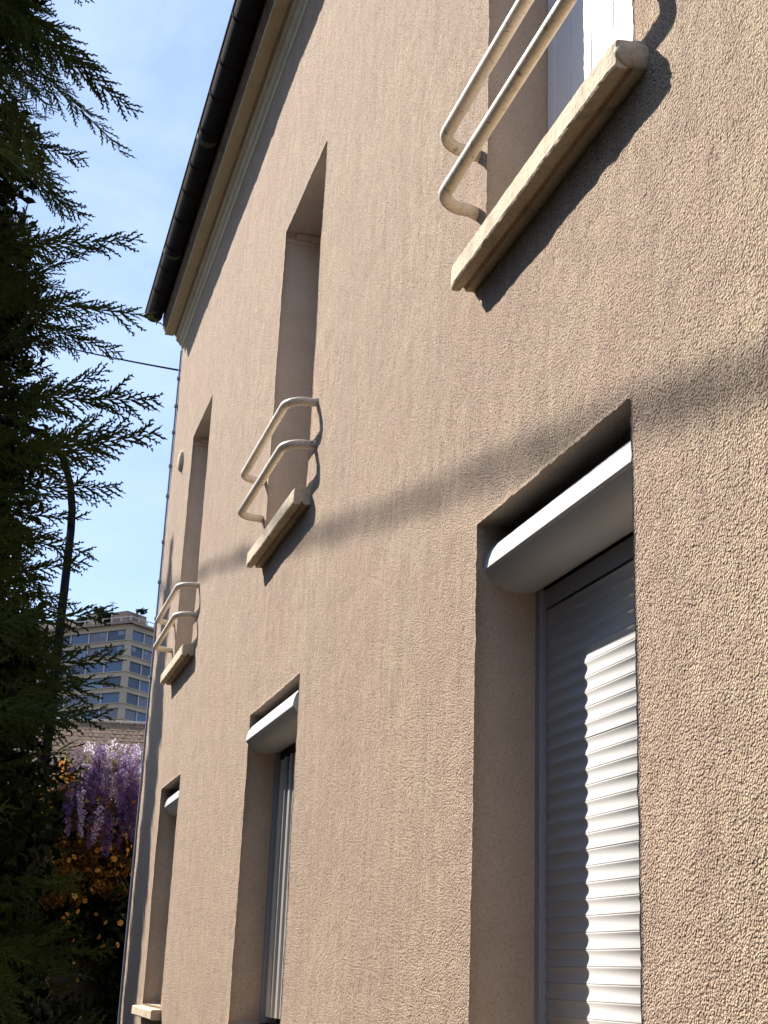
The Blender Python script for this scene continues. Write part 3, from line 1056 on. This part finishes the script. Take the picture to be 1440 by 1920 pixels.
def raceme_mesh(m_, L_, rad, n_, seed):
    r_ = np.random.default_rng(seed)
    t_ = r_.random(n_)
    rr = rad * (1 - t_ * 0.82) * (0.45 + 0.55 * r_.random(n_)) * np.where(t_ < 0.08, t_ / 0.08, 1)
    a_ = r_.random(n_) * 2 * np.pi
    P = np.stack([rr * np.cos(a_) + 0.02 * np.sin(t_ * 3 + seed), rr * np.sin(a_), -t_ * L_], 1)
    P += r_.normal(size=P.shape) * 0.007
    u = r_.normal(size=(n_, 3)); u /= np.linalg.norm(u, axis=1)[:, None]
    w_ = np.cross(u, r_.normal(size=(n_, 3))); w_ /= np.linalg.norm(w_, axis=1)[:, None]
    sz = 0.0085 * (0.6 + 0.8 * r_.random(n_))[:, None]
    Vv = np.stack([P - u * sz, P + w_ * sz * 0.8, P + u * sz, P - w_ * sz * 0.8], 1).reshape(-1, 3)
    return np_mesh('raceme', Vv, np.arange(4 * n_).reshape(-1, 4), m_)


rac = [raceme_mesh(M['lilac'] if s_ < 2 else M['violet'], 0.24 + 0.04 * s_, 0.042 + 0.004 * (s_ % 3), 230, s_) for s_ in range(5)]
pos = [(-0.335, -0.42, 2.93, 0, 1.0), (-0.20, -0.42, 2.99, 1, 1.25), (-0.13, -0.40, 2.97, 3, 1.2), (-0.25, -0.38, 2.94, 2, 1.1), (-0.08, -0.4, 2.92, 3, 1.1)]
for i in range(64):
    x_ = r2.uniform(-0.50, 0.30)
    z_ = 3.53 + 0.14 * (x_ + 0.1) + r2.uniform(-0.28, 0.05)
    if x_ < -0.3: z_ -= 0.14
    pos.append((x_, r2.uniform(-0.42, 0.0), z_, r2.choice((0, 1, 2, 3, 4)), r2.uniform(0.7, 1.15)))
for i in range(16):
    pos.append((r2.uniform(0.0, 0.24), r2.uniform(-0.3, 0.0), r2.uniform(3.0, 3.25), r2.choice((2, 3, 4)), r2.uniform(0.8, 1.1)))
for (x_, y_, z_, k_, s_) in pos:
    o = link('raceme', rac[k_], wi)
    o.location = (x_, y_, z_)
    o.rotation_euler = (R(r2.uniform(-9, 9)), R(r2.uniform(-9, 9)), r2.uniform(0, 6.28))
    o.scale = (s_, s_, s_)
lumps = [((r2.uniform(-0.5, 0.35), r2.uniform(-0.3, 0.1), r2.uniform(3.2, 3.5)), (0.12, 0.12, 0.09)) for i in range(20)]
pl_ = [((r2.uniform(-0.52, 0.30), r2.uniform(-0.40, 0.0), r2.uniform(3.05, 3.50)), (0.09, 0.09, 0.10)) for i in range(34)]
Vv, Qq = leaf_cloud(3600, pl_, 0.010, 71)
tag(link('loose_petals', np_mesh('loose_petals', Vv, Qq, M['violet']), wi), kind='stuff')
pl_ = [((r2.uniform(-0.42, 0.30), r2.uniform(-0.40, -0.1), r2.uniform(3.30, 3.58)), (0.07, 0.07, 0.05)) for i in range(16)]
Vv, Qq = leaf_cloud(850, pl_, 0.011, 72)
tag(link('sunlit_petals', np_mesh('sunlit_petals', Vv, Qq, M['sunlit_petal']), wi), kind='stuff')
lumps += [((-0.33, -0.4, 3.0), (0.05, 0.04, 0.05)), ((-0.19, -0.4, 3.06), (0.05, 0.04, 0.05)), ((-0.24, -0.35, 3.1), (0.08, 0.04, 0.05))]
Vv, Qq = leaf_cloud(700, lumps, 0.024, 41)
o = link('young_leaves', np_mesh('young_leaves', Vv, Qq, M['young_leaf']), wi)
tag(o, kind='stuff')

# unseen slim cypress, added to cast the pointed shadow at the facade corner
cy = empty('shadow_cypress', sunward(10.93, 0, 2.6).to_tuple()[:2] + (0,))
tag(cy, 'unseen slim cypress added to cast a pointed shadow on the house corner', 'tree')
top = 4.95 + 1.6 * 2.6
MB().tube([(0, 0, 0), (0, 0, top * 0.6), (0, 0, top - 0.3)], [0.09, 0.06, 0.01], 8).build('trunk', M['bark'], cy)
lumps = []
for i in range(60):
    z_ = 0.3 + (top - 0.5) * i / 59
    w_ = 0.225 * min(1.0, (top - z_) / 1.6 + 0.12)
    lumps.append(((r2.uniform(-0.03, 0.03), r2.uniform(-0.03, 0.03), z_), (w_, w_, 0.16)))
Vv, Qq = leaf_cloud(9000, lumps, 0.07, 51)
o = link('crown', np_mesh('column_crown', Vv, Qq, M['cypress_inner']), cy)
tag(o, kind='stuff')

# ================================================================== THE NEAR CYPRESS
cyp = empty('cypress_tree', (-2.0, 2.9, 0))
tag(cyp, 'dark feathery cypress filling the left side close to the camera', 'tree')
CB = Vector((-2.0, 2.9, 0))
tr_ = MB()
tr_.tube([(0, 0, 0), (0.02, 0.0, 1.5), (-0.02, 0.02, 3.0), (0, 0, 4.3)], [0.12, 0.10, 0.06, 0.02], 10)
tr_.build('trunk', M['bark'], cyp, smooth=True)


def branch_mesh(seed, L=0.5, dens=1.0):
    """feathery cypress branch along +X; flat sprays mostly in the XZ plane"""
    r_ = random.Random(seed)
    segs = []   # (p0, p1, w0, w1)

    def twig(p, d, n_, ln_, w_, lvl):
        # p start, d direction, n_ plane normal
        steps = 5 if lvl == 0 else (3 if lvl == 1 else 2)
        side = n_.cross(d).normalized()
        cur = p.copy()
        dd = d.copy()
        bend = r_.uniform(-0.10, 0.16) if lvl else r_.uniform(-0.03, 0.05)
        pts_ = [cur.copy()]
        dirs = [dd.copy()]
        for s in range(steps):
            dd = (dd + side * bend / steps * 2 + Vector((r_.uniform(-1, 1), r_.uniform(-1, 1), r_.uniform(-1, 1))) * 0.05).normalized()
            cur = cur + dd * (ln_ / steps)
            pts_.append(cur.copy())
            dirs.append(dd.copy())
        for s in range(steps):
            f0, f1 = s / steps, (s + 1) / steps
            segs.append((pts_[s], pts_[s + 1], w_ * (1 - 0.75 * f0), w_ * (1 - 0.75 * f1)))
        if lvl == 3:
            return
        spacing = (0.0100, 0.0056, 0.0050)[lvl] / dens
        if lvl == 2: spacing *= 1.1
        k = max(2, int(ln_ / spacing))
        sgn = 1 if r_.random() < 0.5 else -1
        for i in range(1, k):
            f = i / k
            if lvl == 0 and f < 0.08: continue
            s = min(int(f * steps), steps - 1)
            q0 = pts_[s].lerp(pts_[s + 1], f * steps - s)
            sgn = -sgn
            ang = R(r_.uniform(22, 40)) * sgn
            nd_ = (dirs[s] * math.cos(ang) + side * math.sin(ang)).normalized()
            roll = Matrix.Rotation(r_.uniform(-0.75, 0.75) if lvl == 0 else r_.uniform(-0.3, 0.3), 3, dirs[s])
            nd_ = roll @ nd_
            if lvl == 0:
                l2 = ln_ * (0.27 * (1 - f) ** 0.75 + 0.05) * r_.uniform(0.55, 1.15)
            elif lvl == 1:
                l2 = ln_ * (0.30 * (1 - f) + 0.05) * r_.uniform(0.6, 1.2)
            else:
                l2 = 0.0055 * r_.uniform(0.6, 1.2)
            if l2 < 0.003: continue
            nn_ = (roll @ n_)
            twig(q0, nd_, nn_, l2, (0, 0.0026, 0.0024, 0.0019)[lvl + 1] if lvl + 1 < 4 else 0.001, lvl + 1)

    twig(Vector((0, 0, 0)), Vector((1, 0, 0)), Vector((0, 1, 0)), L, 0.0032, 0)
    P0 = np.array([s[0] for s in segs]); P1 = np.array([s[1] for s in segs])
    W0 = np.array([s[2] for s in segs])[:, None]; W1 = np.array([s[3] for s in segs])[:, None]
    D = P1 - P0; D /= np.linalg.norm(D, axis=1)[:, None] + 1e-9
    rr = np.random.default_rng(seed)
    ref = rr.normal(size=D.shape) * 0.4 + np.array([0, 1.0, 0])
    S = np.cross(D, ref); S /= np.linalg.norm(S, axis=1)[:, None] + 1e-9
    Vv = np.stack([P0 - S * W0, P0 + S * W0, P1 + S * W1, P1 - S * W1], 1).reshape(-1, 3)
    return np_mesh('branch', Vv, np.arange(len(Vv)).reshape(-1, 4), M['cypress'])


br = [branch_mesh(100 + i, 0.5) for i in range(5)]
#        tip position (x, y, z)            rise angle  scale
tips = [((-1.252, 2.6, 3.562), -15, 0.9), ((-1.25, 2.7, 3.51), -10, 0.8), ((-1.138, 2.6, 3.285), -34, 1.0), ((-1.116, 2.8, 3.339), -40, 1.0),
        ((-1.170, 2.5, 3.34), -28, 0.9), ((-1.218, 2.7, 3.216), -22, 0.8), ((-1.209, 2.6, 3.076), -30, 0.8),
        ((-1.079, 2.6, 2.985), 8, 1.0), ((-1.15, 2.65, 3.03), 32, 0.8), ((-1.032, 2.7, 2.942), 12, 1.05), ((-1.089, 2.9, 2.868), -24, 0.8),
        ((-1.013, 2.6, 2.685), 6, 1.1), ((-1.10, 2.7, 2.74), 24, 0.9), ((-1.068, 2.75, 2.675), 26, 1.0), ((-1.085, 2.6, 2.60), 22, 0.8), ((-0.998, 2.6, 2.561), 12, 1.1), ((-1.06, 2.65, 2.52), 14, 1.0),
        ((-1.14, 2.8, 2.56), 5, 0.8), ((-1.13, 2.7, 2.45), 10, 0.9), ((-1.101, 2.7, 2.396), 2, 0.9), ((-1.113, 2.6, 2.293), 6, 0.8), ((-1.155, 2.8, 2.293), 22, 0.8),
        ((-1.06, 2.5, 2.166), 2, 1.0), ((-1.033, 2.7, 2.177), 14, 1.0), ((-1.06, 2.6, 2.13), 20, 1.0), ((-1.093, 2.8, 2.113), 20, 0.9), ((-1.099, 2.6, 2.027), 14, 0.9),
        ((-1.048, 2.6, 1.997), -2, 1.0), ((-1.077, 2.8, 1.966), 8, 1.0), ((-1.112, 2.6, 1.90), 4, 0.9), ((-1.11, 2.7, 1.832), 10, 0.9),
        ((-1.135, 2.6, 1.748), 5, 0.9), ((-1.129, 2.7, 1.659), 8, 0.9), ((-1.124, 2.6, 1.569), 4, 0.9), ((-1.126, 2.6, 1.517), 10, 0.9),
        ((-1.217, 2.7, 2.798), 8, 0.8), ((-1.206, 2.6, 2.826), -10, 0.8)]


def place_branch(k, tip, rise, sc, spin, yaw=0.0):
    o = link('branch', br[k % len(br)], cyp)
    rm = Matrix.Rotation(R(yaw), 4, 'Z') @ Matrix.Rotation(-R(rise), 4, 'Y') @ Matrix.Rotation(spin, 4, 'X')
    rm = rm @ Matrix.Diagonal((sc, sc, sc, 1))
    end = rm @ Vector((0.5, 0, 0))
    mm = Matrix.Translation(Vector(tip) - CB - end) @ rm
    o.matrix_local = mm
    return o


r3 = random.Random(5)
for k, (tp, ri, sc) in enumerate(tips):
    place_branch(k, tp, ri, sc, r3.uniform(-0.5, 0.5), r3.uniform(-12, 12))
# the mass behind: more branches set further back, all pointing outwards
for k in range(255):
    z_ = r3.uniform(1.15, 3.95)
    e_ = -1.30 - 0.125 * (z_ - 2.5) + 0.125 + 0.03 * math.sin(z_ * 9.0)
    if z_ < 2.15: e_ += 0.025
    tp = (e_ - r3.random() ** 1.2 * 0.26, r3.uniform(2.35, 3.15), z_)
    place_branch(k, tp, r3.gauss(4, 20) - (22 if z_ > 2.95 else 0), r3.uniform(0.6, 1.0), r3.uniform(-1.4, 1.4), r3.uniform(-35, 35))
# dense inner foliage: thick enough to stop the light
lumps = []
for i in range(420):
    z_ = r3.uniform(0.1, 4.3)
    e_ = -1.30 - 0.125 * (z_ - 2.5) + (0.095 if z_ > 2 else 0.115)
    x_ = e_ - 0.10 - r3.random() ** 1.5 * 0.7
    lumps.append(((x_ - CB.x, r3.uniform(-0.35, 0.35), z_), (0.12, 0.14, 0.12)))
# low hedge mass added along the drive to block light and deepen the dark
LOW0 = len(lumps)
for i in range(420):
    y_ = r3.uniform(3.2, 10.5)
    x_ = r3.uniform(-3.4, -1.30)
    z_ = r3.uniform(0.1, 2.55 + 0.5 * max(0, -1.5 - x_))
    lumps.append(((x_ - CB.x, y_ - CB.y, z_), (0.25, 0.3, 0.25)))
Vv, Qq = leaf_cloud(150000, lumps[:LOW0], 0.014, 61)
V2, Q2 = leaf_cloud(60000, lumps[LOW0:], 0.045, 62)
Qq = np.concatenate([Qq, Q2 + len(Vv)])
Vv = np.concatenate([Vv, V2])
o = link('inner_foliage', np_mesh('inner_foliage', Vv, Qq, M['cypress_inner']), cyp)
tag(o, kind='stuff')

# ================================================================== UNSEEN TREES ADDED LEFT AND BEHIND THE VIEWER TO BLOCK SKY LIGHT
def big_tree(label, loc, h, rad, n_, seed):
    t = empty('sky_block_tree', loc)
    tag(t, label, 'tree')
    rr = random.Random(seed)
    MB().tube([(0, 0, 0), (0.05, 0, h * 0.3), (-0.05, 0.1, h * 0.6), (0, 0, h * 0.85)], [0.2, 0.16, 0.1, 0.03], 8).build('trunk', M['bark'], t, smooth=True)
    lm = []
    for i in range(70):
        z_ = rr.uniform(0.5, h - 0.6)
        w_ = rad * (0.55 + 0.45 * math.sin(math.pi * min(1, z_ / h + 0.1)))
        a_ = rr.uniform(0, 6.28)
        d_ = w_ * rr.random() ** 0.5 * 0.75
        lm.append(((d_ * math.cos(a_), d_ * math.sin(a_), z_), (rad * 0.36, rad * 0.36, 0.6)))
    Vv, Qq = leaf_cloud(n_, lm, 0.16, seed)
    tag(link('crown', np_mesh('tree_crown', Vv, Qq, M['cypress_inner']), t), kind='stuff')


for i, (x_, y_, h_, lb) in enumerate((
        (-5.8, -1.5, 9.0, 'unseen evergreen added to block sky light, opposite the nearest windows, left of the drive'),
        (-5.9, 2.6, 9.2, 'unseen evergreen added to block sky light, opposite the middle windows, left of the drive'),
        (-5.9, 6.6, 8.8, 'unseen evergreen added to block sky light, opposite the far windows, left of the drive'),
        (-6.1, 10.6, 9.0, 'unseen evergreen added to block sky light, opposite the far corner of the house'),
        (-4.6, -7.5, 5.4, 'unseen dark tree added to cut sky light, behind the viewer at the left'),
        (-0.8, -8.5, 5.0, 'unseen dark tree added to cut sky light, behind the viewer beside the house'))):
    big_tree(lb, (x_, y_, 0), h_, 2.1, 9000, 200 + i)

# a few tall stems in the bed by the wall; only their shadows reach the facade
gs = empty('reed_clump', (-0.8, 11.3, 0))
tag(gs, 'clump of thin tall stems standing in the bed near the last window', 'plant')
for i, (dx, dy, h_) in enumerate(((0, -0.25, 2.72), (0.05, 0.05, 2.55), (-0.04, 0.5, 2.75), (0.02, 0.62, 2.78), (0.0, 0.78, 2.8), (0.05, 0.9, 2.7), (-0.03, 1.02, 2.85), (-0.05, 1.2, 2.8))):
    MB().tube([(dx, dy, 0), (dx + 0.01, dy - 0.02, h_ * 0.5), (dx - 0.01, dy + 0.04, h_)], [0.014, 0.012, 0.002], 6).build('stem', M['ivy'], gs)
